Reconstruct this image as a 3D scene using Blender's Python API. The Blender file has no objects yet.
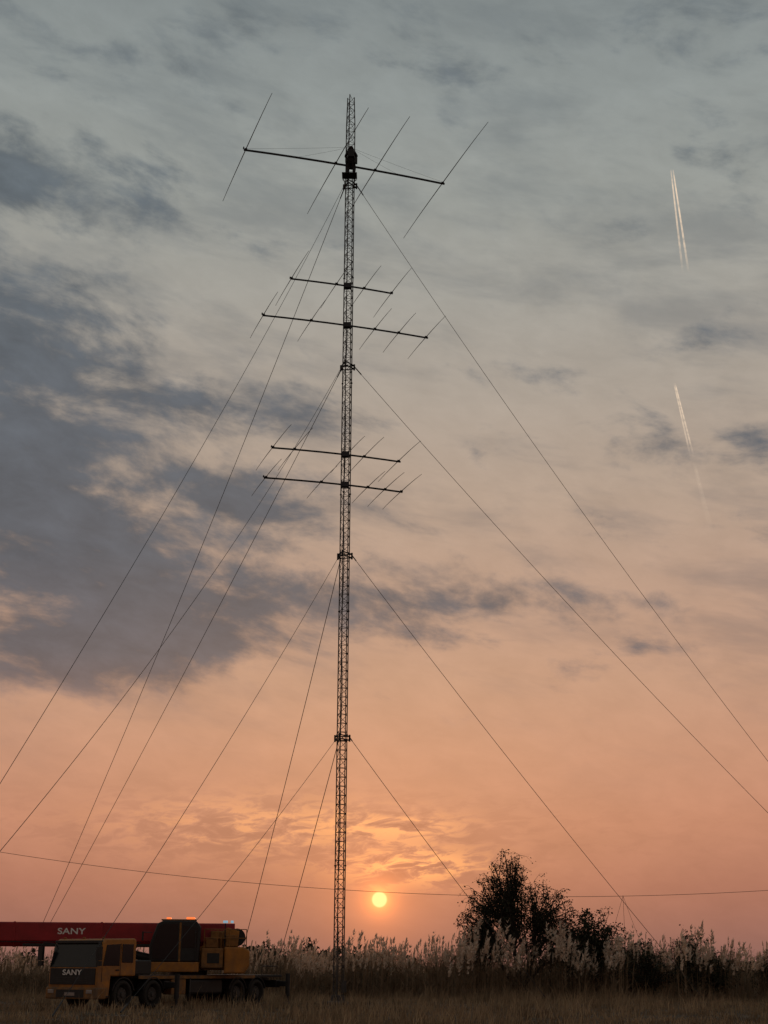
import bpy, bmesh, math, random
import numpy as np
from mathutils import Vector, Matrix, Euler
random.seed(7); rng=np.random.default_rng(7)
R=math.radians
sc=bpy.context.scene
sc.view_settings.view_transform='Standard'; sc.view_settings.look='None'; sc.view_settings.exposure=0
col=sc.collection

def lin(r,g,b):
    f=lambda c:(c/255/12.92 if c/255<=.04045 else ((c/255+.055)/1.055)**2.4)
    return (f(r),f(g),f(b),1)

# ------------------------------------------------------------ materials
def mat(name,c,rough=.7,metal=0.0,var=.25,scale=6.0,spec=.4,bump=0,trans=0,dirt=0):
    m=bpy.data.materials.new(name); m.use_nodes=True
    nt=m.node_tree; b=nt.nodes['Principled BSDF']
    tc=nt.nodes.new('ShaderNodeTexCoord'); n=nt.nodes.new('ShaderNodeTexNoise')
    n.inputs['Scale'].default_value=scale; n.inputs['Detail'].default_value=4; n.inputs['Roughness'].default_value=.65
    nt.links.new(tc.outputs['Object'],n.inputs['Vector'])
    r=nt.nodes.new('ShaderNodeValToRGB')
    r.color_ramp.elements[0].position=.3; r.color_ramp.elements[1].position=.7
    r.color_ramp.elements[0].color=(c[0]*(1-var),c[1]*(1-var),c[2]*(1-var),1)
    r.color_ramp.elements[1].color=(min(1,c[0]*(1+var)),min(1,c[1]*(1+var)),min(1,c[2]*(1+var)),1)
    nt.links.new(n.outputs['Fac'],r.inputs['Fac']); out=r.outputs['Color']
    if dirt:
        # road dust: strongest low on the body
        sp=nt.nodes.new('ShaderNodeSeparateXYZ'); nt.links.new(tc.outputs['Object'],sp.inputs[0])
        mr=nt.nodes.new('ShaderNodeMapRange'); mr.inputs[1].default_value=2.6; mr.inputs[2].default_value=.4; mr.inputs[3].default_value=.1; mr.inputs[4].default_value=dirt
        nt.links.new(sp.outputs[2],mr.inputs[0])
        n2=nt.nodes.new('ShaderNodeTexNoise'); n2.inputs['Scale'].default_value=3.5; n2.inputs['Detail'].default_value=5; nt.links.new(tc.outputs['Object'],n2.inputs['Vector'])
        r2=nt.nodes.new('ShaderNodeMapRange'); r2.inputs[1].default_value=.35; r2.inputs[2].default_value=.65; nt.links.new(n2.outputs['Fac'],r2.inputs[0])
        mu=nt.nodes.new('ShaderNodeMath'); mu.operation='MULTIPLY'; nt.links.new(mr.outputs[0],mu.inputs[0]); nt.links.new(r2.outputs[0],mu.inputs[1])
        mx=nt.nodes.new('ShaderNodeMix'); mx.data_type='RGBA'; nt.links.new(mu.outputs[0],mx.inputs[0]); nt.links.new(out,mx.inputs[6]); mx.inputs[7].default_value=(.09,.07,.05,1)
        out=mx.outputs[2]
    nt.links.new(out,b.inputs['Base Color'])
    b.inputs['Roughness'].default_value=rough; b.inputs['Metallic'].default_value=metal
    b.inputs['Specular IOR Level'].default_value=spec
    if bump:
        bp=nt.nodes.new('ShaderNodeBump'); bp.inputs['Strength'].default_value=bump
        nt.links.new(n.outputs['Fac'],bp.inputs['Height']); nt.links.new(bp.outputs['Normal'],b.inputs['Normal'])
    if trans:
        t=nt.nodes.new('ShaderNodeBsdfTranslucent'); mx=nt.nodes.new('ShaderNodeMixShader'); mx.inputs[0].default_value=trans
        nt.links.new(r.outputs['Color'],t.inputs['Color'])
        nt.links.new(b.outputs[0],mx.inputs[1]); nt.links.new(t.outputs[0],mx.inputs[2])
        nt.links.new(mx.outputs[0],nt.nodes['Material Output'].inputs['Surface'])
    return m
def emat(name,c,s):
    m=bpy.data.materials.new(name); m.use_nodes=True; b=m.node_tree.nodes['Principled BSDF']
    b.inputs['Base Color'].default_value=(*c,1); b.inputs['Emission Color'].default_value=(*c,1); b.inputs['Emission Strength'].default_value=s
    return m

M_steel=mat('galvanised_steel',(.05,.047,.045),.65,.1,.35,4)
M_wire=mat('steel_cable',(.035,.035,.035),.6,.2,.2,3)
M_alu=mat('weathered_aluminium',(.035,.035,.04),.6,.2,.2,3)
M_conc=mat('weathered_concrete',(.16,.14,.12),.95,0,.3,8,bump=.3)
M_orange=mat('orange_paint',(.36,.145,.018),.5,0,.22,2.5,.4,dirt=.75)
M_orange_d=mat('dusty_orange_paint',(.22,.10,.022),.65,0,.4,5,.35,dirt=.9)
M_red=mat('red_paint',(.27,.012,.018),.5,0,.25,1.5,.4)
M_black=mat('black_steel',(.014,.014,.015),.6,0,.4,5)
M_glass=mat('dark_glass',(.008,.010,.012),.15,0,.2,3,.3)
M_rub=mat('rubber',(.02,.018,.016),.9,0,.4,12,bump=.3)
M_white=mat('white_paint',(.7,.7,.68),.5,0,.08,6)
M_chrome=mat('lamp_glass',(.3,.3,.29),.2,.4,.1,3)
M_amber=emat('amber_lamp',(1,.20,.05),1.1)
M_blue=emat('work_lamp',(.35,.6,.75),.5)

# ------------------------------------------------------------ mesh helpers
class MB:
    def __init__(s): s.v=[]; s.f=[]
    def tube(s,p0,p1,r0,r1=None,n=6,cap=True):
        r1=r0 if r1 is None else r1
        p0=Vector(p0);p1=Vector(p1);d=(p1-p0)
        if d.length<1e-6:return
        d.normalize(); a=Vector((0,0,1)) if abs(d.z)<.9 else Vector((1,0,0))
        u=d.cross(a).normalized(); w=d.cross(u); b=len(s.v)
        for p,r in((p0,r0),(p1,r1)):
            for i in range(n):
                t=2*math.pi*i/n; s.v.append(p+u*math.cos(t)*r+w*math.sin(t)*r)
        for i in range(n):
            j=(i+1)%n; s.f.append((b+i,b+j,b+n+j,b+n+i))
        if cap:
            s.f.append(tuple(b+i for i in reversed(range(n)))); s.f.append(tuple(b+n+i for i in range(n)))
    def path(s,pts,rads,n=6):
        pts=[Vector(p) for p in pts]; b=len(s.v); N=len(pts)
        for k,p in enumerate(pts):
            d=(pts[min(k+1,N-1)]-pts[max(k-1,0)]).normalized()
            a=Vector((0,0,1)) if abs(d.z)<.95 else Vector((1,0,0))
            u=d.cross(a).normalized(); w=d.cross(u); r=rads[k] if hasattr(rads,'__len__') else rads
            for i in range(n):
                t=2*math.pi*i/n; s.v.append(p+u*math.cos(t)*r+w*math.sin(t)*r)
        for k in range(N-1):
            for i in range(n):
                j=(i+1)%n; s.f.append((b+k*n+i,b+k*n+j,b+(k+1)*n+j,b+(k+1)*n+i))
    def box(s,c,sz,m=None):
        b=len(s.v); c=Vector(c)
        for dx in(-.5,.5):
            for dy in(-.5,.5):
                for dz in(-.5,.5):
                    o=Vector((dx*sz[0],dy*sz[1],dz*sz[2]))
                    if m is not None:o=m@o
                    s.v.append(c+o)
        for q in((0,1,3,2),(4,6,7,5),(0,4,5,1),(2,3,7,6),(0,2,6,4),(1,5,7,3)): s.f.append(tuple(b+i for i in q))
    def obj(s,name,m,parent=None,smooth=False,bevel=0):
        me=bpy.data.meshes.new(name); me.from_pydata([tuple(v) for v in s.v],[],s.f); me.update()
        o=bpy.data.objects.new(name,me); col.objects.link(o); me.materials.append(m)
        if smooth:
            for p in me.polygons:p.use_smooth=True
        if bevel:
            md=o.modifiers.new('bevel','BEVEL'); md.width=bevel; md.segments=2; md.limit_method='ANGLE'
        if parent:o.parent=parent
        return o
def empty(name,loc=(0,0,0),parent=None):
    e=bpy.data.objects.new(name,None); col.objects.link(e); e.location=loc; e.empty_display_size=.3
    if parent:e.parent=parent
    return e
def boxo(name,lo,hi,m,parent,bevel=.02):
    b=MB(); b.box([(lo[i]+hi[i])/2 for i in range(3)],[hi[i]-lo[i] for i in range(3)]); return b.obj(name,m,parent,bevel=bevel)
def prism(name,prof,y0,y1,m,parent,bevel=.03):
    b=MB(); n=len(prof)
    for y in(y0,y1):
        for x,z in prof:b.v.append(Vector((x,y,z)))
    b.f.append(tuple(range(n))); b.f.append(tuple(reversed(range(n,2*n))))
    for i in range(n):
        j=(i+1)%n; b.f.append((j,i,n+i,n+j))
    return b.obj(name,m,parent,bevel=bevel)
def npmesh(name,V,F,m,parent=None,k=3):
    me=bpy.data.meshes.new(name); V=np.asarray(V,dtype=np.float32).reshape(-1,3); F=np.asarray(F,dtype=np.int32).reshape(-1,k)
    me.vertices.add(len(V)); me.vertices.foreach_set('co',V.ravel())
    me.loops.add(F.size); me.loops.foreach_set('vertex_index',F.ravel())
    me.polygons.add(len(F)); me.polygons.foreach_set('loop_start',np.arange(0,F.size,k,dtype=np.int32))
    me.update(calc_edges=True); me.validate()
    o=bpy.data.objects.new(name,me); col.objects.link(o)
    me.materials.append(m)
    if parent:o.parent=parent
    return o

# ------------------------------------------------------------ camera
cam=bpy.data.cameras.new('camera'); co=bpy.data.objects.new('camera',cam); col.objects.link(co); sc.camera=co
cam.sensor_fit='VERTICAL'; cam.sensor_height=36; cam.lens=49.2; cam.clip_end=60000; cam.clip_start=.1
co.matrix_world=Matrix.Translation((0,0,1.6))@Matrix.Rotation(R(108),4,'X')@Matrix.Rotation(R(.3),4,'Z')

# ------------------------------------------------------------ world sky
SUN_EL,SUN_AZ=2.52,-.1
w=bpy.data.worlds.new('World'); sc.world=w; w.use_nodes=True; nt=w.node_tree; nt.nodes.clear(); L=nt.links.new
w.cycles.sampling_method='MANUAL'; w.cycles.sample_map_resolution=256
def N(t,**k):
    n=nt.nodes.new(t)
    for a,b in k.items(): setattr(n,a,b)
    return n
def val(x,sock):
    if isinstance(x,(int,float)): sock.default_value=x
    else: L(x,sock)
def mth(op,a,b=0,c=None,clamp=False):
    n=N('ShaderNodeMath',operation=op); n.use_clamp=clamp; val(a,n.inputs[0]); val(b,n.inputs[1])
    if c is not None: val(c,n.inputs[2])
    return n.outputs[0]
def comb(x,y,z):
    n=N('ShaderNodeCombineXYZ'); val(x,n.inputs[0]); val(y,n.inputs[1]); val(z,n.inputs[2]); return n.outputs[0]
def noise(v,s,d=8,r=.6,dist=0):
    n=N('ShaderNodeTexNoise'); L(v,n.inputs['Vector']); n.inputs['Scale'].default_value=s; n.inputs['Detail'].default_value=d
    n.inputs['Roughness'].default_value=r; n.inputs['Distortion'].default_value=dist; return n.outputs['Fac']
def ramp(x,stops,interp='LINEAR'):
    n=N('ShaderNodeValToRGB'); cr=n.color_ramp; cr.interpolation=interp
    while len(cr.elements)<len(stops): cr.elements.new(.5)
    for e,(p,c) in zip(cr.elements,stops): e.position=p; e.color=c
    L(x,n.inputs[0]); return n.outputs[0]
def mix(f,a,b,bt='MIX'):
    n=N('ShaderNodeMix',data_type='RGBA',blend_type=bt); val(f,n.inputs[0])
    for x,s in((a,n.inputs[6]),(b,n.inputs[7])):
        if isinstance(x,tuple): s.default_value=x
        else: L(x,s)
    return n.outputs[2]
def sstep(x,a,b,c=0,d=1):
    n=N('ShaderNodeMapRange',interpolation_type='SMOOTHSTEP'); val(x,n.inputs[0]); n.inputs[1].default_value=a; n.inputs[2].default_value=b
    n.inputs[3].default_value=c; n.inputs[4].default_value=d
    return n.outputs[0]
tc=N('ShaderNodeTexCoord'); nrm=N('ShaderNodeVectorMath',operation='NORMALIZE'); L(tc.outputs['Generated'],nrm.inputs[0])
sp=N('ShaderNodeSeparateXYZ'); L(nrm.outputs[0],sp.inputs[0])
EL=mth('MULTIPLY',mth('ARCSINE',sp.outputs[2]),57.2958); AZ=mth('MULTIPLY',mth('ARCTAN2',sp.outputs[0],sp.outputs[1]),57.2958)
def e(x): return x/60
base=ramp(mth('DIVIDE',EL,60,clamp=True),[
 (e(0),lin(136,97,90)),(e(1.2),lin(150,104,92)),(e(3),lin(168,113,96)),(e(5.5),lin(188,131,107)),(e(8),lin(192,141,116)),
 (e(11),lin(189,148,124)),(e(14.5),lin(184,152,132)),(e(18.5),lin(177,156,139)),(e(22.5),lin(169,158,146)),(e(26.5),lin(161,158,150)),
 (e(30.5),lin(152,155,150)),(e(34.5),lin(143,149,147)),(e(38),lin(131,138,138)),(e(60),lin(95,104,108))])
slant=mth('ADD',EL,mth('MULTIPLY',AZ,.16))
cv=comb(mth('MULTIPLY',AZ,.1),mth('MULTIPLY',slant,.22),7.7)
n1=noise(cv,1.7,7,.6,.25)
nfine=noise(comb(mth('MULTIPLY',AZ,.1),mth('MULTIPLY',slant,.19),9.7),4.6,5,.6,.25)
def gauss(a,el,sa,se,amp):
    x=mth('DIVIDE',mth('SUBTRACT',AZ,a),sa); y=mth('DIVIDE',mth('SUBTRACT',EL,el),se)
    q=mth('ADD',mth('MULTIPLY',x,x),mth('MULTIPLY',y,y))
    return mth('MULTIPLY',mth('EXPONENT',mth('MULTIPLY',q,-1)),amp)
bias=None
for g in [(-16,18.5,9.5,3.6,.43),(-9,14.3,8,2.2,.36),(-14,11.6,7.5,1.6,.36),(-17,24,8,2.2,.40),(-17,29.5,7,2.8,.38),(-10,32,6,1.5,.08),
          (-6,22.2,6,1.3,.22),(-6.5,18.5,4,1.6,.16),(2,14.6,6,.9,.22),(11.5,20.5,4.5,1.1,.24),(16,24.5,4,1.3,.1),(3,37.5,14,1.8,.12),(9,28,5,1,.04),(14,31,4,1.2,.02),(0,27,14,6,-.08)]:
    gg=gauss(*g); bias=gg if bias is None else mth('ADD',bias,gg)
dens=mth('ADD',mth('ADD',mth('MULTIPLY_ADD',n1,1.25,-.125),bias),mth('MULTIPLY',mth('SUBTRACT',nfine,.5),.42))
lowfade=sstep(EL,8.6,10.8)
cl=mth('MULTIPLY',sstep(dens,.54,.9),lowfade)
cloudc=ramp(mth('DIVIDE',EL,60,clamp=True),[(e(9),lin(122,104,104)),(e(12),lin(90,91,99)),(e(16),lin(81,89,99)),(e(22),lin(86,94,103)),(e(30),lin(94,103,110)),(e(38),lin(104,112,116))])
lum=mth('MULTIPLY_ADD',nfine,.3,.85)
skyc=mix(1.0,base,comb(lum,lum,lum),'MULTIPLY')
veil=noise(comb(mth('MULTIPLY',AZ,.07),mth('MULTIPLY',slant,.24),21.3),1.8,5,.6,.2)
skyc=mix(mth('MULTIPLY',sstep(veil,.45,.72),sstep(EL,4,14,0,.36)),skyc,cloudc)
vv=mth('MULTIPLY_ADD',nfine,.8,.58)
cl2=mix(1.0,cloudc,comb(vv,vv,vv),'MULTIPLY')
skyc=mix(mth('MULTIPLY',cl,.95),skyc,cl2)
sd=Vector((math.sin(R(SUN_AZ))*math.cos(R(SUN_EL)),math.cos(R(SUN_AZ))*math.cos(R(SUN_EL)),math.sin(R(SUN_EL))))
dl=N('ShaderNodeVectorMath',operation='DISTANCE'); L(nrm.outputs[0],dl.inputs[0]); dl.inputs[1].default_value=sd
ANG=mth('MULTIPLY',dl.outputs['Value'],57.2958)
def expf(x,s,a): return mth('MULTIPLY',mth('EXPONENT',mth('DIVIDE',x,-s)),a)
def addc(c,f,colr):
    n=N('ShaderNodeVectorMath',operation='SCALE'); n.inputs[0].default_value=colr[:3]; L(f,n.inputs['Scale'])
    return mix(1.0,c,n.outputs[0],'ADD')
# clouds lit from below near the sun
st=noise(comb(mth('MULTIPLY',AZ,.4),mth('MULTIPLY',mth('ADD',EL,mth('MULTIPLY',AZ,-.05)),1.3),5.5),1.9,6,.62,.5)
lm=mth('ADD',gauss(1.2,3.8,2.6,.65,1.5),mth('ADD',gauss(-4.5,5.3,5,1.0,.6),gauss(.5,5.3,2.5,.5,.8)))
lit=mth('MULTIPLY',sstep(st,.47,.6),lm)
drk=mth('MULTIPLY',sstep(st,.52,.38),mth('ADD',lm,gauss(-3,4.8,14,1.8,.6)))
skyc=mix(mth('MULTIPLY',drk,.42,clamp=True),skyc,lin(140,92,82))
skyc=addc(skyc,lit,(.42,.18,.03))
skyc=addc(skyc,expf(ANG,1.5,.5),(1,.27,.05))
skyc=addc(skyc,expf(ANG,8,.04),(1,.38,.10))
skyc=addc(skyc,expf(ANG,.27,3.0),(1,.25,.03))
disc=sstep(ANG,.25,.33,1,0)
skyc=mix(disc,skyc,(1.9,.95,.36,1))
bk=sstep(sp.outputs[1],-.6,.75,.72,1.0)
skyc=mix(1.0,skyc,comb(bk,bk,bk),'MULTIPLY')
ns=N('ShaderNodeTexSky'); ns.sky_type='NISHITA'; ns.sun_disc=False; ns.sun_elevation=R(SUN_EL); ns.sun_rotation=R(SUN_AZ); ns.dust_density=4
bg=N('ShaderNodeBackground'); L(skyc,bg.inputs[0]); bg.inputs[1].default_value=1
bg2=N('ShaderNodeBackground'); L(ns.outputs[0],bg2.inputs[0]); bg2.inputs[1].default_value=.005
ad=N('ShaderNodeAddShader'); L(bg.outputs[0],ad.inputs[0]); L(bg2.outputs[0],ad.inputs[1])
wo=N('ShaderNodeOutputWorld'); L(ad.outputs[0],wo.inputs[0])

sl=bpy.data.lights.new('sun','SUN'); so=bpy.data.objects.new('sun',sl); col.objects.link(so)
sl.energy=.5; sl.color=(1,.5,.25); sl.angle=R(.5); so.location=(0,300,60)
so.rotation_euler=(-sd).to_track_quat('-Z','Y').to_euler()

# ------------------------------------------------------------ ground
b=MB()
xs=[-15000,-3000,-800,-300]+list(np.linspace(-120,120,61))+[300,800,3000,15000]
ys=[-3000,-300,-50]+list(np.linspace(0,140,50))+[200,400,1000,4000,20000]
for y in ys:
    for x in xs: b.v.append(Vector((x,y,0)))
W=len(xs)
for j in range(len(ys)-1):
    for i in range(W-1): b.f.append((j*W+i,j*W+i+1,(j+1)*W+i+1,(j+1)*W+i))
M_ground=mat('dry_soil_and_grass',(.10,.076,.052),.95,0,.55,.5,.1,bump=.6)
b.obj('ground',M_ground)

M_grass=mat('dry_grass',(.235,.17,.105),.9,0,.65,.3,.1,trans=.25)
M_straw=mat('straw_tufts',(.36,.27,.17),.9,0,.4,.4,.1,trans=.25)
def blades(n,x0,x1,y0,y1,h0,h1,wd,clump=0,seed=1):
    r=np.random.default_rng(seed)
    nc=max(1,n//7)
    cx=r.uniform(x0,x1,nc); cy=y0+(y1-y0)*r.uniform(0,1,nc)**1.15
    hs=r.uniform(.5,1,nc)*(0.75+.5*np.sin(cx*.35+np.cos(cy*.4)*2)*np.sin(cy*.27+1))
    idx=np.repeat(np.arange(nc),7); m=len(idx)
    x=cx[idx]+r.normal(0,.13,m); y=cy[idx]+r.normal(0,.13,m)
    h=np.clip((h0+(h1-h0)*r.uniform(0,1,m)**2)*hs[idx],.05,None)
    a=r.uniform(0,np.pi,m); ux=np.cos(a)*wd; uy=np.sin(a)*wd
    lx=r.normal(.08,.3,m)*h; ly=r.normal(0,.3,m)*h
    V=np.empty((m,5,3)); 
    V[:,0]=np.stack([x-ux,y-uy,np.full(m,-.01)],1); V[:,1]=np.stack([x+ux,y+uy,np.full(m,-.01)],1)
    V[:,2]=np.stack([x+ux*.7+lx*.35,y+uy*.7+ly*.35,h*.6],1); V[:,3]=np.stack([x-ux*.7+lx*.35,y-uy*.7+ly*.35,h*.6],1)
    V[:,4]=np.stack([x+lx,y+ly,h],1)
    o=(np.arange(m)*5)[:,None]
    F=np.concatenate([o+[0,1,2],o+[0,2,3],o+[3,2,4]],1).reshape(-1,3)
    return V.reshape(-1,3),F
parts=[blades(85000,-36,40,38,80,.12,.5,.015,seed=3),blades(14000,-38,42,68,80,.5,1.4,.013,seed=6)]
VV=[];FF=[];o_=0
for V,F in parts: VV.append(V);FF.append(F+o_);o_+=len(V)
root=empty('dry_grass')
npmesh('turf',np.concatenate(VV),np.concatenate(FF),M_grass,root)
V,F=blades(15000,-36,40,39,80,.35,.95,.014,seed=5); npmesh('straw',V,F,M_straw,root)

# reeds
M_reed=mat('dry_reed',(.20,.142,.09),.85,0,.65,.3,.1,trans=.25)
M_plume=mat('reed_plume',(.66,.53,.42),.95,0,.2,.5,.05,trans=.35)
def reeds(n,x0,x1,y0,y1,seed,hf,plume=.5,pr=(.3,.55),pw=1.0):
    r=np.random.default_rng(seed)
    SV=[];SF=[];PV=[];PF=[]; sb=0; pb=0
    nc=n//6
    cxs=r.uniform(x0,x1,nc); cys=y0+(y1-y0)*r.uniform(0,1,nc)**1.4
    for k in range(n):
        c=k%nc
        x=cxs[c]+r.normal(0,.35); y=cys[c]+r.normal(0,.35)
        h=hf(x,y)*(.7+.36*r.random()**1.2)*(.9+.2*math.sin(cxs[c]*1.3+cys[c])) 
        lx,ly=r.normal(.1,.1)*h*.6,r.normal(0,.08)*h
        P=[np.array([x,y,-.02]),np.array([x+lx*.3,y+ly*.3,h*.55]),np.array([x+lx,y+ly,h])]
        a=r.uniform(0,3.14); u=np.array([math.cos(a),math.sin(a),0])*.012
        SV+= [P[0]-u,P[0]+u,P[1]-u,P[1]+u,P[2]]
        SF+= [(sb,sb+1,sb+3),(sb,sb+3,sb+2),(sb+2,sb+3,sb+4)]; sb+=5
        for q in range(4):
            t=r.uniform(.1,.88); p=P[0]*(1-t)+P[2]*t; aa=r.uniform(0,6.28); ln=r.uniform(.3,.8)
            d=np.array([math.cos(aa),math.sin(aa),r.uniform(.2,1.2)])*ln*.6
            uu=np.array([-math.sin(aa),math.cos(aa),0])*.028
            SV+=[p-uu,p+uu,p+d*1.4+np.array([0,0,-.2*ln])]
            SF+=[(sb,sb+1,sb+2)]; sb+=3
        if r.random()<plume:
            pl=r.uniform(*pr); d0=(P[2]-P[1]); d0/=np.linalg.norm(d0)
            for q in range(14):
                t=r.uniform(0,1); p=P[2]+d0*(t-.3)*pl; aa=r.uniform(0,6.28)
                wdt=.1*pw*math.sin(math.pi*(.15+.75*t))
                d=np.array([math.cos(aa)*wdt+.03,math.sin(aa)*wdt,r.uniform(.1,.22)])
                uu=np.array([-math.sin(aa),math.cos(aa),.3])*.03*pw
                PV+=[p-uu,p+uu,p+d]; PF+=[(pb,pb+1,pb+2)]; pb+=3
    return SV,SF,PV,PF
def hf(x,y):
    s=x/y
    b=2.5 if s<-.07 else (2.7 if s<.05 else 2.85)
    if s<-.2:b=2.3
    return b*(.93+.12*math.sin(x*.45)+.08*math.sin(x*1.1+2))+(y-80)*.006
root=empty('reed_bed')
SV,SF,PV,PF=reeds(18000,-36,42,78,110,11,hf,.16)
npmesh('stems',SV,SF,M_reed,root); npmesh('plumes',PV,PF,M_plume,root)
root=empty('pampas_grass')
SV,SF,PV,PF=reeds(480,4,34,75.0,80,21,lambda x,y:2.2+1.1*math.sin(x*.8+.6)**2,.9,(.55,.95),2.1)
SV2,SF2,PV2,PF2=reeds(260,-11,6,75.5,80,22,lambda x,y:2.2+.6*math.sin(x*.8)**2,.85,(.45,.75),1.7)
npmesh('stems',SV+SV2,SF+[tuple(i+len(SV) for i in q) for q in SF2],M_reed,root); npmesh('plumes',PV+PV2,PF+[tuple(i+len(PV) for i in q) for q in PF2],M_plume,root)

# ------------------------------------------------------------ trees
M_bark=mat('dark_bark',(.04,.032,.026),.9,0,.3,4,.2,bump=.4)
M_leaf=mat('narrow_leaves',(.042,.045,.028),.8,0,.45,.8,.2,trans=.25)
def tree(name,base,lobes,stems,leaf=.09,nleaf=14,droop=.25,seed=1,twigs=10,lw=.35,tw=(.25,.75)):
    r=random.Random(seed); B=MB(); LV=[];LF=[]
    base=Vector(base)
    def leafcl(p,d,n):
        for _ in range(n):
            t=r.random(); q=p+d*t+Vector((r.gauss(0,.08),r.gauss(0,.08),r.gauss(0,.08)))
            a=Vector((r.gauss(0,1),r.gauss(0,1),r.gauss(0,1)-.5*droop)).normalized(); l=leaf*r.uniform(.6,1.4)
            s=a.cross(Vector((r.gauss(0,1),r.gauss(0,1),r.gauss(0,1)))).normalized()*l*lw
            b=len(LV); LV.extend([q,q+a*l*.5+s,q+a*l,q+a*l*.5-s]); LF.append((b,b+1,b+2,b+3))
    def limb(p0,p1,r0,r1,bend,seg=6):
        pts=[];rad=[]
        off=Vector((r.gauss(0,1),r.gauss(0,1),abs(r.gauss(0,.6))))*bend
        ph=r.random()*6
        for i in range(seg+1):
            t=i/seg; q=p0.lerp(p1,t)+off*math.sin(math.pi*t)+Vector((math.sin(ph+7*t),math.cos(ph+5*t),0))*bend*.18*math.sin(math.pi*t)
            pts.append(q); rad.append(r0*(1-t)+r1*t)
        B.path(pts,rad,5); return pts
    starts=[]
    for (sx,sy,sz,rr) in stems:
        tip=base+Vector((sx,sy,sz)); pts=limb(base+Vector((r.gauss(0,.08),r.gauss(0,.08),-.1)),tip,rr,rr*.45,.25); starts.append((pts,rr))
    for (lx,ly,lz,ra,rb,cnt) in lobes:
        c=base+Vector((lx,ly,lz))
        pts,rr=min(starts,key=lambda s:(s[0][-1]-c).length)
        for k in range(cnt):
            while True:
                o=Vector((r.uniform(-1,1),r.uniform(-1,1),r.uniform(-1,1)))
                if .25<o.length<1:break
            tgt=c+Vector((o.x*ra,o.y*ra,o.z*rb))
            at=pts[r.randint(3,len(pts)-1)]
            lp=limb(at,tgt,rr*.32,.012,.22,5)
            for j in range(twigs):
                i=r.randint(2,5); q=lp[i]
                d=Vector((r.gauss(0,1),r.gauss(0,1),r.gauss(.1,.7)-droop)).normalized()*r.uniform(*tw)
                e2=q+d; mid=q+d*.55+Vector((0,0,.06))
                B.path([q,mid,e2+Vector((0,0,-droop*.25))],[.012,.008,.004],3)
                leafcl(q+d*.2,d*.85+Vector((0,0,-droop*.2)),nleaf)
    root=empty(name)
    B.obj('branches',M_bark,root)
    V=np.array([tuple(v) for v in LV]); npmesh('leaves',V,np.array(LF),M_leaf,root,4)
    return root
tree('willow_tree',(7.7,80,0),[(-.6,0,6.5,1.4,1.1,26),(-2.0,0,5.5,1.2,1.1,26),(1.1,.3,5.3,1.3,1.0,22),(-2.6,-.2,4.0,.9,1.6,28),(-.4,0,4.6,1.7,1.1,18),(2.0,.1,4.2,1.2,1.2,22),
      (-2.8,.2,2.3,.7,1.4,18),(2.5,0,2.8,1.1,1.2,22),(.6,0,3.0,1.6,1.1,14),(-.7,0,7.3,.8,.6,12),(-1.2,0,2.6,1.2,.8,8)],
     [(-.7,0,4.8,.17),(-1.8,0,3.8,.13),(.8,.2,3.8,.13),(.2,.3,2.8,.1),(1.7,-.2,2.4,.09)],leaf=.105,nleaf=9,droop=.8,seed=4,twigs=11,tw=(.3,.95))
tree('shrub',(11.4,80.5,0),[(-1.0,0,2.8,1.3,1.2,28),(.7,0,3.6,1.3,1.0,28),(0,0,1.6,2.1,1.2,34),(2.1,0,2.4,1.1,1.1,24),(-.4,0,4.0,.8,.6,12)],
     [(-.5,0,1.8,.08),(.7,0,2.0,.08),(0,.3,1.2,.07),(1.3,0,1.2,.06)],leaf=.12,nleaf=10,droop=.1,seed=9,twigs=11)
tree('shrub.001',(17.0,79,0),[(0,0,1.5,2.0,1.1,26),(-.7,0,2.6,.9,.9,14),(1.3,0,1.2,1.2,1.0,14)],[(0,0,1.1,.05),(-.5,0,1.5,.05),(.9,0,.8,.05)],leaf=.11,nleaf=11,droop=0,seed=12,twigs=9)
tree('shrub.002',(21.2,80,0),[(0,0,1.4,1.9,1.0,20),(.6,0,2.1,.8,.7,8)],[(0,0,1.1,.05)],leaf=.11,nleaf=10,droop=0,seed=15,twigs=9)
tree('shrub.003',(14.4,78.5,0),[(0,0,1.4,2.0,1.2,28),(-.4,0,2.4,.9,.7,12)],[(0,0,.9,.05)],leaf=.11,nleaf=11,droop=0,seed=25,twigs=9)
# distant treeline
r=np.random.default_rng(5); DV=[];DF=[];k=0
for i in range(110):
    cx=r.uniform(-150,150); 
    if i<40: cx=r.uniform(-34,-8)
    cy=r.uniform(290,330); rad=r.uniform(1.5,4); hh=r.uniform(3.4,6.8)*(1 if i<40 else .75)
    for j in range(120):
        v=r.normal(0,1,3); v/=np.linalg.norm(v); v*=r.uniform(.5,1.05)
        p=np.array([cx+v[0]*rad,cy+v[1]*rad,abs(hh*.5+v[2]*hh*.5)])
        a=r.normal(0,.35,3); b2=r.normal(0,.35,3); DV+=[p,p+a,p+a+b2,p+b2]; DF.append((k,k+1,k+2,k+3)); k+=4
npmesh('distant_treeline',DV,DF,M_leaf,None,4)

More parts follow.
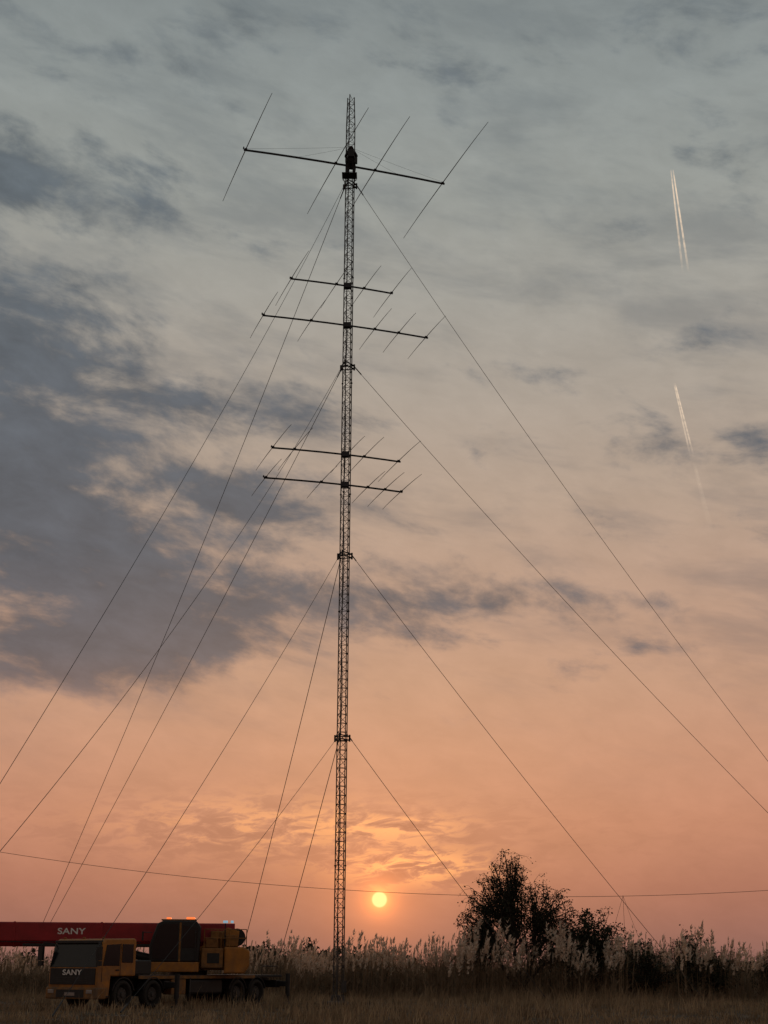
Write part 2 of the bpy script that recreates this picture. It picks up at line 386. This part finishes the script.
# ------------------------------------------------------------ tower
TX,TY=-1.95,66.0
tower=empty('lattice_radio_tower',(TX,TY,0))
B=MB(); S=.47; H=47.0
legs=[Vector((S/math.sqrt(3)*math.cos(a),S/math.sqrt(3)*math.sin(a),0)) for a in(R(-100),R(20),R(140))]
def sc_at(z): return 1.0 if z<45.2 else 1-(z-45.2)*.12
nb=int(H/.42); dz=(H-.35)/nb
for i in range(nb):
    z0=.35+i*dz; z1=z0+dz
    for k in range(3):
        a=legs[k]*sc_at(z0); a1=legs[k]*sc_at(z1); c=legs[(k+1)%3]*sc_at(z0); c1=legs[(k+1)%3]*sc_at(z1)
        Z=Vector((0,0,1))
        B.tube(a+Z*z0,a1+Z*z1,.028,None,5,False)
        B.tube(a+Z*z0,c+Z*z0,.013,None,4,False)
        if i%2: B.tube(a+Z*z0,c1+Z*z1,.013,None,4,False)
        else: B.tube(c+Z*z0,a1+Z*z1,.013,None,4,False)
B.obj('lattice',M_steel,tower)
B=MB()
for z in np.arange(6,46,6.0):
    for l in legs: B.tube(l+Vector((0,0,z-.03)),l+Vector((0,0,z+.03)),.05,None,8)
B.path([legs[1]*.7+Vector((0,0,z)) for z in np.linspace(.3,43,60)],.025,5)
B.path([legs[0]*.5+Vector((.03*math.sin(z),0,z)) for z in np.linspace(.3,33,60)],.018,5)
B.obj('flanges_and_feedline',M_black,tower)
B=MB(); B.box((0,0,.05),(.9,.9,.16)); B.obj('foundation',M_conc,tower,bevel=.03)
B=MB(); B.tube((0,0,.13),(0,0,.38),.32,.3,12); B.box((.28,-.2,.75),(.22,.16,.5)); B.obj('base_plate',M_steel,tower)
lv=[41.5,30.9,20.8,11.85]
B=MB()
for z in lv:
    for s in(-.13,.13):
        for k in range(3):
            a=legs[k]*1.55+Vector((0,0,z+s*.7)); c=legs[(k+1)%3]*1.55+Vector((0,0,z+s*.7)); B.tube(a,c,.03,None,5)
            B.tube(legs[k]*.9+Vector((0,0,z+s*.7)),a,.03,None,5)
    for k in range(3): B.tube(legs[k]*1.5+Vector((0,0,z-.16)),legs[k]*1.5+Vector((0,0,z+.16)),.05,None,6)
B.obj('guy_brackets',M_black,tower)
def wirepts(p0,p1,sag,n=36):
    p0=Vector(p0);p1=Vector(p1)
    return [p0.lerp(p1,i/n)-Vector((0,0,4*sag*(i/n)*(1-i/n))) for i in range(n+1)]
anch=[(0,250,32,1.0),(0,15,32,1.3),(0,130,32,.9),(1,250,32,1.6),(1,15,32,.8),(1,130,32,.4),
 (2,250,23,.35),(2,15,18,.3),(2,113,16,.3),(3,250,19,.2),(3,15,10,.12),(3,107,14,.15)]
for l,az,rr,sag in anch:
    B=MB(); d=Vector((math.cos(R(az)),math.sin(R(az)),0)); p0=d*.42+Vector((0,0,lv[l])); p1=d*rr+Vector((0,0,.15))
    pts=wirepts(p0,p1,sag); B.path(pts,.017 if az>100 and az<140 else .013,4)
    B.tube(pts[0],pts[0].lerp(pts[1],.4),.03,None,5)
    B.tube(pts[-1],pts[-1].lerp(pts[-2],.8),.03,None,5)
    B.obj('guy_wire',M_wire,tower)
B=MB()
for az,rr in sorted({(a,r_) for _,a,r_,_ in anch}):
    d=Vector((math.cos(R(az)),math.sin(R(az)),0)); B.box(d*rr+Vector((0,0,.0)),(.4,.4,.12))
B.obj('anchor_blocks',M_conc,tower)
B=MB(); B.box((0.02,-.62,41.68),(.8,.62,.04))
for x in(-.36,.4): B.tube((x,-.9,41.66),(x*.5,-.1,41.2),.02,None,5)
for x in(-.36,.4): B.tube((x,-.25,41.66),(x*.5,0.0,41.66),.02,None,5)
B.obj('work_platform',M_black,tower)

# yagis
TH=R(17)
BD=Vector((math.cos(TH),math.sin(TH),0)); ED=Vector((-math.sin(TH+R(2)),math.cos(TH+R(2)),0))
def yagi(name,z,l0,l1,els,rb,re,truss=0,dr=.011):
    B=MB(); c=Vector((TX,TY-.32,z)); n=8
    B.path([c+BD*(l0+(l1-l0)*i/n)-Vector((0,0,.10*((2*i/n-1)**2)*(abs(l1-l0)/10))) for i in range(n+1)],rb,6)
    B.tube(c+BD*l0*1.0,c+BD*(l0-.05),rb*1.3,None,6)
    for pos,ln in els:
        t=(pos-l0)/(l1-l0); q=c+BD*pos-Vector((0,0,.10*((2*t-1)**2)*(abs(l1-l0)/10)-rb))
        pts=[];rad=[]
        for i in range(13):
            u=(i/12*2-1); pts.append(q+ED*(u*ln/2)-Vector((0,0,dr*ln*u*u*abs(u)))); rad.append(re*(1-.5*abs(u)))
        B.path(pts,rad,5)
        B.box(q,(.14,.14,.06))
    B.box(c,(.35,.3,.25))
    if truss:
        top=Vector((TX,TY-.1,z+truss))
        for l in(l0*.97,l1*.97,l0*.5,l1*.5): B.path(wirepts(top,c+BD*l,.03,8),.006,3)
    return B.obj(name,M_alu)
yagi('yagi_antenna',42.45,-5.75,5.4,[(-5.65,10.8),(-.75,11.0),(1.45,10.8),(5.3,12.6)],.055,.026,1.3,.008)
yagi('yagi_antenna.001',35.3,-3.05,2.45,[(-3,6.4),(-.6,5.8),(.9,5.4),(2.4,6.0)],.045,.02)
yagi('yagi_antenna.002',33.05,-4.45,4.4,[(-4.4,5.6),(-1.9,5.2),(1.5,5.2),(2.8,5.1),(4.3,5.6)],.045,.02)
yagi('yagi_antenna.003',25.95,-3.75,2.9,[(-3.7,6.8),(-2.6,6.4),(.1,5.6),(1.0,6.0),(2.8,6.4)],.045,.02)
yagi('yagi_antenna.004',24.35,-4.1,3.0,[(-4,5.8),(-1.2,5.2),(1.2,5.2),(2.1,5.6),(2.95,5.8)],.045,.02)

# ------------------------------------------------------------ climber
M_cloth=mat('dark_workwear',(.022,.023,.028),.85,0,.3,10)
M_skin=mat('skin',(.4,.24,.17),.6,0,.1,10)
M_helm=mat('dark_helmet',(.06,.035,.03),.4,0,.1,5)
cl_=empty('climber',(TX+.08,TY-.62,41.7))
def skinmesh(name,pts,edges,rad,m,root=0,sub=2,parent=cl_):
    me=bpy.data.meshes.new(name); me.from_pydata(pts,edges,[]); o=bpy.data.objects.new(name,me); col.objects.link(o)
    md=o.modifiers.new('skin','SKIN'); md.use_smooth_shade=True
    for i,rr in enumerate(rad): me.skin_vertices[0].data[i].radius=(rr,rr)
    for i in range(len(pts)): me.skin_vertices[0].data[i].use_root=(i==root)
    sb=o.modifiers.new('sub','SUBSURF'); sb.levels=sub; sb.render_levels=sub
    me.materials.append(m); o.parent=parent; return o
P=[(0,-.05,.92),(0,-.08,1.08),(0,-.05,1.25),(0,.0,1.40),(0,.02,1.50),
 (-.10,-.04,.88),(-.16,.12,.50),(-.15,.02,.10),(-.15,.14,.04),
 (.10,-.04,.88),(.19,.10,.50),(.17,.0,.10),(.17,.12,.04),
 (-.18,.0,1.42),(-.30,.10,1.18),(-.20,.36,1.30),
 (.18,.0,1.42),(.32,.10,1.20),(.16,.36,1.42)]
E=[(0,1),(1,2),(2,3),(3,4),(0,5),(5,6),(6,7),(7,8),(0,9),(9,10),(10,11),(11,12),(3,13),(13,14),(14,15),(3,16),(16,17),(17,18)]
rad=[.18,.17,.19,.17,.06,.13,.10,.075,.06,.13,.10,.075,.06,.09,.075,.05,.09,.075,.05]
skinmesh('body',P,E,rad,M_cloth)
skinmesh('head',[(0,.03,1.50),(0,.04,1.60),(0,.06,1.68),(0,.14,1.61)],[(0,1),(1,2),(1,3)],[.05,.09,.085,.03],M_skin)
B=MB(); 
pr=[(.135,1.655),(.13,1.70),(.115,1.75),(.08,1.785),(0.01,1.80)]
for a_,(rr,z) in enumerate(pr):
    for i in range(14): t=2*math.pi*i/14; B.v.append(Vector((rr*math.cos(t),.05+rr*1.12*math.sin(t),z)))
for k in range(4):
    for i in range(14): j=(i+1)%14; B.f.append((k*14+i,k*14+j,(k+1)*14+j,(k+1)*14+i))
B.obj('helmet',M_helm,cl_,True)
for sx,hx,hz in((-1,-.20,1.30),(1,.16,1.42)):
    pts=[(hx,.36,hz),(hx-.0*sx,.42,hz+.01)];ed=[(0,1)];rd=[.03,.034]
    for q in range(4):
        zz=hz+.035-.022*q; b0=len(pts); ln=[.035,.04,.038,.03][q]
        pts+=[(hx-.01*sx,.445,zz),(hx-.03*sx,.445+ln,zz),(hx-.055*sx,.45+ln,zz)]; ed+=[(1,b0),(b0,b0+1),(b0+1,b0+2)]; rd+=[.011,.0095,.008]
    b0=len(pts); pts+=[(hx-.03*sx,.40,hz+.05),(hx-.05*sx,.43,hz+.06)]; ed+=[(0,b0),(b0,b0+1)]; rd+=[.012,.01]
    skinmesh('hand',pts,ed,rd,M_skin,0,1)
B=MB(); B.tube((-.15,-.08,.95),(.15,-.08,.95),.03,None,6); B.box((.27,-.12,.82),(.16,.18,.34)); B.box((-.24,-.1,.85),(.12,.14,.24)); B.box((0,-.22,1.2),(.34,.18,.46))
B.path([(-.16,-.05,.93),(-.3,.2,1.0),(-.2,.5,1.05),(.1,.6,1.05),(.25,.3,1.0),(.16,-.05,.93)],.012,5)
B.obj('harness',M_black,cl_,bevel=.015)

# ------------------------------------------------------------ overhead cable + poles
M_wood=mat('weathered_wood',(.12,.09,.065),.9,0,.3,3,bump=.3)
def pole(name,x,y,h):
    B=MB(); B.path([(x,y,-.2),(x,y,h*.5),(x,y,h)],[.14,.12,.1],8); B.box((x,y,h-.5),(.12,1.2,.1)); B.tube((x,y,h),(x,y,h+.12),.04,.03,6); return B.obj(name,M_wood)
pole('utility_pole',-31,84,9.2); pole('utility_pole.001',52,90,9.8)
B=MB(); B.path(wirepts((-31,84,9.3),(52,90,9.9),3.95,60),.0125,4); B.obj('overhead_cable',M_wire)
B=MB(); ax,ay=15.3,92
B.tube((ax,ay,0),(ax,ay,6.0),.015,.01,6); B.path(wirepts((ax,ay,5.95),(ax-2.1,ay,.3),.15,10),.009,4); B.path(wirepts((ax,ay,5.95),(ax+2.1,ay+.3,.3),.15,10),.009,4)
B.obj('inverted_v_antenna',M_wire)

# ------------------------------------------------------------ contrails
mC=bpy.data.materials.new('contrail_vapour'); mC.use_nodes=True; q=mC.node_tree; q.nodes.clear()
tcn=q.nodes.new('ShaderNodeTexCoord'); nz=q.nodes.new('ShaderNodeTexNoise'); nz.inputs['Scale'].default_value=.012; nz.inputs['Detail'].default_value=5
q.links.new(tcn.outputs['Object'],nz.inputs[0]); at=q.nodes.new('ShaderNodeAttribute'); at.attribute_name='fade'
mm=q.nodes.new('ShaderNodeMath'); mm.operation='MULTIPLY'; rr_=q.nodes.new('ShaderNodeMapRange'); rr_.inputs[1].default_value=.25; rr_.inputs[2].default_value=.6
q.links.new(nz.outputs[0],rr_.inputs[0]); q.links.new(rr_.outputs[0],mm.inputs[0]); q.links.new(at.outputs['Fac'],mm.inputs[1])
em=q.nodes.new('ShaderNodeEmission'); em.inputs[0].default_value=lin(240,214,186); em.inputs[1].default_value=1  # sunlit look of the vapour is set by emission, not by the sun lamp
tr=q.nodes.new('ShaderNodeBsdfTransparent'); mx=q.nodes.new('ShaderNodeMixShader'); ou=q.nodes.new('ShaderNodeOutputMaterial')
q.links.new(mm.outputs[0],mx.inputs[0]); q.links.new(tr.outputs[0],mx.inputs[1]); q.links.new(em.outputs[0],mx.inputs[2]); q.links.new(mx.outputs[0],ou.inputs[0])
def contrail(name,A,Bp,w0,w1,f0,f1,gap):
    A=Vector(A);Bp=Vector(Bp); sd_=Vector((1,0,0)); me_v=[];me_f=[];fd=[]
    n=24
    for s in(-1,1):
        b=len(me_v)
        for i in range(n+1):
            t=i/n; p=A.lerp(Bp,t)+sd_*s*gap*(.35+.75*t); ww=w0+(w1-w0)*t
            for k in range(6):
                an=k/6*6.283; me_v.append(p+Vector((math.cos(an)*ww,0,math.sin(an)*ww))); fd.append((f0+(f1-f0)*t)*(min(1,t*12))*min(1,(1-t)*4)*(1 if s>0 else .75))
        for i in range(n):
            for k in range(6): me_f.append((b+i*6+k,b+i*6+(k+1)%6,b+(i+1)*6+(k+1)%6,b+(i+1)*6+k))
    me=bpy.data.meshes.new(name); me.from_pydata([tuple(v) for v in me_v],[],me_f); a=me.attributes.new('fade','FLOAT','POINT'); a.data.foreach_set('value',fd)
    o=bpy.data.objects.new(name,me); col.objects.link(o); me.materials.append(mC); return o
def alt(az,el,h=6000.):
    d=h/math.tan(R(el)); return (d*math.sin(R(az)),d*math.cos(R(az)),h)
contrail('contrail',alt(13.15,31.15),alt(13.45,27.1),5,10,.85,.2,24)
contrail('contrail.001',alt(12.65,22.85),alt(13.2,19.8),6,12,.7,.12,18)
contrail('contrail.002',alt(13.25,19.6),alt(13.8,16.6),14,18,.07,.02,20)

# ------------------------------------------------------------ crane truck
PH=R(32); f=Vector((-math.sin(PH),-math.cos(PH),0)); l=Vector((-f.y,f.x,0))
FX,FY=-11.7,56.0; RL=11.8
truck=empty('crane_truck',(FX,FY,0)); 
TM=Matrix(((f.x,l.x,0,FX),(f.y,l.y,0,FY),(0,0,1,0),(0,0,0,1)))
truck.matrix_world=TM
T=truck
prism('cab_body',[(0,.42),(.04,.95),(.04,1.5),(-.2,2.42),(-.36,2.56),(-2.0,2.6),(-2.08,2.5),(-2.1,1.2),(-.72,1.2),(-.66,.42)],-1.24,1.24,M_orange,T,.05)
def slopepanel(name,y0,y1,z0,z1,m,proud=.012,x0=.04,za=1.5,x1=-.2,zb=2.42):
    sx=lambda z:x0+(x1-x0)*(z-za)/(zb-za)+proud
    return prism(name,[(sx(z0)-.01,z0),(sx(z0)+.012,z0),(sx(z1)+.012,z1),(sx(z1)-.01,z1)],y0,y1,m,T,.004)
slopepanel('windshield',-1.2,1.2,1.53,2.38,M_glass)
boxo('front_panel',(.03,-1.16,.9),(.065,1.16,1.49),M_black,T,.015)
for i in range(3): boxo('grille_bar',(.066,-.8,.98+.07*i),(.08,.8,1.0+.07*i),M_steel,T,.004)
boxo('bumper',(-.5,-1.27,.38),(.14,1.27,.8),M_orange_d,T,.05)
boxo('bumper_intake',(.142,-.7,.44),(.152,.7,.72),M_black,T,.01)
boxo('number_plate',(.153,-.26,.5),(.16,.26,.62),M_chrome,T,.004)
for s in(-1,1):
    boxo('headlight',(.13,s*.98-.15,.58),(.165,s*.98+.15,.72),M_chrome,T,.03)
    boxo('step',(-.62,s*1.2-.06,.45),(-.3,s*1.2+.06,.5),M_black,T,.01)
    y=s*1.243
    prism('side_window',[(-.24,1.58),(-.4,2.34),(-1.15,2.38),(-1.15,1.58)],min(y,y+s*.014),max(y,y+s*.014),M_glass,T,.004)
    prism('rear_side_window',[(-1.27,1.7),(-1.27,2.38),(-1.9,2.38),(-1.9,1.7)],min(y,y+s*.014),max(y,y+s*.014),M_glass,T,.004)
    for x in(-.2,-1.21): boxo('door_seam',(x-.012,min(y,y+s*.006),1.0 if x>-.6 else 1.22),(x+.012,max(y,y+s*.006),2.4 if x<-.6 else 1.5),M_black,T,0)
    boxo('door_handle',(-1.12,min(y,y+s*.04),1.4),(-.95,max(y,y+s*.04),1.45),M_black,T,.008)
    b=MB(); b.path([(-.1,s*1.22,2.38),(.25,s*1.42,2.42),(.28,s*1.5,2.3)],.022,6); b.box((.28,s*1.5,2.02),(.12,.24,.5)); b.box((.26,s*1.5,1.66),(.1,.22,.18)); b.obj('mirror',M_black,T,bevel=.02)
    b=MB(); b.path([(-.0,s*.3,1.56),(-.05,s*.75,1.7),(-.08,s*1.0,2.0)],.01,4); b.obj('wiper',M_black,T)
boxo('sun_visor',(-.3,-1.15,2.39),(-.08,1.15,2.5),M_black,T,.02)
b=MB()
for y in(-1,0,1): b.box((-.45,y,2.60),(.08,.1,.05))
b.obj('marker_lamps',M_orange_d,T,bevel=.015)
boxo('chassis_frame',(-RL,-.5,.75),(-.5,.5,1.12),M_black,T,.02)
boxo('deck',(-RL,-1.22,1.14),(-2.3,1.22,1.24),M_black,T,.02)
boxo('deck_edge',(-RL+2,1.221,1.1),(-2.3,1.236,1.22),M_orange_d,T,0)
boxo('engine_cover',(-3.3,-1.0,1.25),(-2.3,1.0,1.8),M_black,T,.05)
def wheel(x,s):
    b=MB(); rr=.53; prof=[(.0,.22),(.36,.22),(.38,.0),(.5,.0),(rr,.05),(rr,.28),(.5,.33),(.3,.33),(.27,.24),(.0,.24)]
    n=28; y0=s*1.24
    for (r_,o) in prof:
        for i in range(n):
            t=2*math.pi*i/n; b.v.append(Vector((x+r_*math.cos(t),y0-s*o,.53+r_*math.sin(t))))
    for k in range(len(prof)-1):
        for i in range(n):
            j=(i+1)%n; b.f.append((k*n+i,k*n+j,(k+1)*n+j,(k+1)*n+i))
    b.obj('tyre',M_rub,T,True)
    b=MB(); b.tube((x,y0-s*.2,.53),(x,y0-s*.06,.53),.3,.24,20); b.tube((x,y0-s*.08,.53),(x,y0+s*.01,.53),.11,.09,12)
    for i in range(10):
        t=i*.628; b.tube((x+.2*math.cos(t),y0-s*.08,.53+.2*math.sin(t)),(x+.2*math.cos(t),y0-s*.02,.53+.2*math.sin(t)),.018,None,6)
    b.obj('hub',M_steel,T)
AXL=(-1.45,-3.2,-8.6,-9.95)
for x in AXL:
    for s in(-1,1): wheel(x,s)
    b=MB(); b.tube((x,-1.0,.53),(x,1.0,.53),.09,None,8); b.obj('axle',M_black,T)
    for s in(-1,1):
        b=MB(); n=10
        for i in range(n+1):
            t=math.pi*(.08+.84*i/n)
            for yy,rr in((s*.86,.6),(s*1.25,.6),(s*1.25,.64),(s*.86,.64)): b.v.append(Vector((x+rr*math.cos(t),yy,.53+rr*math.sin(t)*1.0)))
        for i in range(n):
            for k in range(4): b.f.append((i*4+k,i*4+(k+1)%4,(i+1)*4+(k+1)%4,(i+1)*4+k))
        b.obj('mudguard',M_black,T)
for s in(-1,1):
    boxo('toolbox',(-5.2,s*1.0-.22,.5),(-4.3,s*1.0+.22,1.08),M_orange_d,T,.03)
    boxo('fuel_tank',(-7.6,s*1.0-.22,.5),(-5.5,s*1.0+.22,1.06),M_black,T,.08)
    boxo('ladder_rail',(-5.45,s*1.24-.02,.4),(-5.4,s*1.24+.02,1.14),M_steel,T,0)
for x in(-4.0,-11.5):
    e_=1.75
    boxo('outrigger_box',(x-.16,-1.24,.72),(x+.16,1.24,1.02),M_black,T,.02)
    for s in(-1,1):
        boxo('outrigger_beam',(x-.12,min(s*1.0,s*e_),.76),(x+.12,max(s*1.0,s*e_),.98),M_black,T,.02)
        b=MB(); b.tube((x,s*e_,.35),(x,s*e_,1.3),.1,None,12); b.tube((x,s*e_,.1),(x,s*e_,.4),.06,None,10); b.tube((x,s*e_,.0),(x,s*e_,.09),.26,.2,16); b.obj('outrigger_jack',M_black,T)
b=MB()
for s in(-1,1): b.path([(-11.5,s*1.15,1.24),(-11.5,s*1.15,1.6),(-10.4,s*1.15,1.6),(-10.4,s*1.15,1.24)],.02,5)
b.obj('handrail',M_black,T)
boxo('rear_lamp_bar',(-RL-.1,-1.2,.8),(-RL-.01,1.2,.98),M_black,T,.02)
# superstructure
U=empty('superstructure'); U.parent=T
sp_=Vector((-8.15,62.0,0))
uf=Vector((-.995,-.10,0)).normalized(); ul=Vector((-uf.y,uf.x,0))
UM=Matrix(((uf.x,ul.x,0,sp_.x),(uf.y,ul.y,0,sp_.y),(0,0,1,0),(0,0,0,1))); U.matrix_local=TM.inverted()@UM
b=MB(); b.tube((0,0,1.24),(0,0,1.42),.8,None,32); b.obj('slewing_ring',M_black,U)
boxo('turntable',(-2.0,-1.0,1.43),(1.1,.5,1.8),M_orange,U,.04)
for s in(-1,1): prism('boom_support',[(-2.0,1.8),(-2.1,3.0),(-1.6,3.15),(-.9,2.6),(.4,1.8)],s*.45-.04,s*.45+.04,M_orange,U,.02)
cp=[(-.45,1.75),(-.5,3.15),(-.3,3.38),(1.05,3.38),(1.3,3.26),(1.6,2.35),(1.56,1.75)]
prism('operator_cab',cp,.56,1.46,M_black,U,.05)
prism('operator_cab_skirt',[(-.47,1.35),(-.47,1.74),(1.6,1.74),(1.5,1.35)],.54,1.48,M_orange,U,.03)
boxo('operator_cab_door_pillar',(.3,1.462,1.76),(.38,1.475,3.3),M_orange_d,U,.003)
cy=1.462
prism('operator_cab_side_glass',[(.44,1.85),(.44,3.25),(1.0,3.25),(1.2,3.15),(1.48,2.35),(1.44,1.85)],cy,cy+.012,M_glass,U,.004)
prism('operator_cab_rear_glass',[(-.36,2.3),(-.38,3.1),(.24,3.2),(.24,2.3)],cy,cy+.012,M_glass,U,.004)
boxo('beacon_bar_base',(-.3,.7,3.39),(1.15,1.3,3.44),M_orange_d,U,.01)
b=MB(); b.box((-.05,1.0,3.49),(.36,.4,.08)); b.box((.85,1.0,3.48),(.2,.4,.07)); b.obj('amber_beacon',M_amber,U,bevel=.03)
b=MB(); b.path([(-.3,1.5,1.8),(-.3,1.56,2.2),(-.3,1.56,2.9),(-.3,1.5,3.0)],.018,5); b.path([(1.5,1.5,2.9),(1.8,1.75,2.9)],.015,5); b.box((1.85,1.78,2.75),(.06,.2,.36)); b.obj('grab_rail_and_mirror',M_black,U)
prism('counterweight',[(-2.35,1.3),(-2.55,1.6),(-2.55,2.2),(-2.3,2.35),(-1.5,2.35),(-1.5,1.3)],-1.2,1.2,M_orange,U,.06)
boxo('hydraulic_housing',(-1.45,.55,1.5),(-.55,1.3,2.3),M_orange_d,U,.05)
boxo('housing_vent',(-1.3,1.302,1.7),(-.8,1.312,2.1),M_black,U,.003)
b=MB(); b.tube((-2.0,-.4,2.75),(-2.0,.4,2.75),.28,None,20); b.tube((-2.0,-.46,2.75),(-2.0,-.4,2.75),.36,None,20); b.tube((-2.0,.4,2.75),(-2.0,.46,2.75),.36,None,20); b.obj('winch',M_black,U)
b=MB()
for p in((-2.4,1.15),(-1.7,1.15),(-1.2,1.25),(-.65,1.25)): b.tube((p[0],p[1],2.2),(p[0],p[1],3.05),.02,None,5)
for zz in(3.05,2.7): b.path([(-2.4,1.15,zz),(-1.7,1.15,zz),(-1.2,1.25,zz),(-.65,1.25,zz)],.018,5)
b.obj('guard_rail',M_orange_d,U)
b=MB(); b.tube((-1.5,.9,2.35),(-1.5,.9,3.3),.03,None,6); b.obj('lamp_post',M_black,U)
b=MB(); b.box((-1.5,.93,3.36),(.2,.12,.1)); b.box((-1.78,.93,3.36),(.12,.12,.1)); b.obj('work_lamp',M_blue,U,bevel=.02)
b=MB(); b.box((-1.8,.7,2.6),(.5,.5,.45)); b.box((-.95,.9,2.5),(.5,.3,.35)); b.box((-1.2,.5,2.85),(.6,.4,.3)); b.tube((-1.35,.7,2.3),(-1.35,.7,2.95),.06,None,8); b.obj('equipment',M_orange_d,U,bevel=.03)
def boomsec(name,u0,u1,h,wd,z,m):
    pr=[(-wd/2,h/2-.04),(-wd/2+.05,h/2),(wd/2-.05,h/2),(wd/2,h/2-.04),(wd/2,-h/4),(wd/4,-h/2),(-wd/4,-h/2),(-wd/2,-h/4)]
    b=MB()
    for u in(u0,u1):
        for y,zz in pr:b.v.append(Vector((u,y,z+zz)))
    n=len(pr); b.f.append(tuple(range(n))); b.f.append(tuple(reversed(range(n,2*n))))
    for i in range(n): j=(i+1)%n; b.f.append((j,i,n+i,n+j))
    return b.obj(name,m,U,bevel=.012)
ZB=2.82
boomsec('boom_base_section',-1.9,9.4,.98,.74,ZB,M_red)
boomsec('boom_collar',9.2,9.5,1.06,.82,ZB,M_red)
boomsec('boom_second_section',9.5,9.95,.86,.64,ZB,M_red)
boomsec('boom_third_section',9.95,10.35,.76,.55,ZB,M_red)
boomsec('boom_fourth_section',10.35,11.1,.66,.46,ZB,M_black)
b=MB()
for s in(-.15,.15):
    b.tube((11.2,s-.04,ZB+.25),(11.2,s+.04,ZB+.25),.25,None,16); b.tube((11.15,s-.04,ZB-.35),(11.15,s+.04,ZB-.35),.25,None,16)
b.box((11.1,0,ZB-.05),(.3,.5,.8)); b.obj('boom_head_sheaves',M_black,U)
boomsec('boom_collar',3.6,3.72,1.02,.78,ZB,M_red); boomsec('boom_collar',7.2,7.3,1.02,.78,ZB,M_red)
b=MB(); b.box((3.6,.45,ZB-.42),(6.5,.1,.1)); b.path([(2,.5,ZB-.3),(8,.5,ZB-.3)],.02,5); b.obj('hose_tray',M_black,U,bevel=.01)
b=MB(); b.tube((.9,0,1.75),(2.6,0,2.1),.17,None,12); b.tube((2.6,0,2.1),(3.9,0,2.38),.11,None,12); b.obj('luffing_cylinder',M_black,U)
b=MB(); b.path([(10.9,.0,ZB-.5),(10.9,0,ZB-.95)],.02,4); b.box((10.9,0,ZB-1.15),(.25,.3,.4)); b.path([(10.9,0,ZB-1.35),(10.9,0,ZB-1.5),(11.0,0,ZB-1.58),(11.07,0,ZB-1.48)],.035,6); b.obj('hook_block',M_orange_d,U,bevel=.03)
def text(name,s,size,mtx,m,parent):
    cu=bpy.data.curves.new(name,'FONT'); cu.body=s; cu.size=size; cu.extrude=.004; cu.offset=size*.02; cu.align_x='CENTER'; cu.align_y='CENTER'; cu.space_character=1.05
    o=bpy.data.objects.new(name,cu); col.objects.link(o)
    bpy.context.view_layer.update(); dg=bpy.context.evaluated_depsgraph_get()
    me=bpy.data.meshes.new_from_object(o.evaluated_get(dg)); bpy.data.objects.remove(o); o=bpy.data.objects.new(name,me); col.objects.link(o)
    me.materials.clear(); me.materials.append(m); o.parent=parent; o.matrix_local=mtx
text('boom_lettering','SANY',.34,Matrix(((-1.3,0,0,4.9),(0,0,1,.378),(0,1,0,ZB+.12),(0,0,0,1))),M_white,U)
text('front_lettering','SANY',.27,Matrix(((0,0,1,.09),(1.4,0,0,0),(0,1,0,1.33),(0,0,0,1))),M_white,T)
print('objects',len(bpy.data.objects))
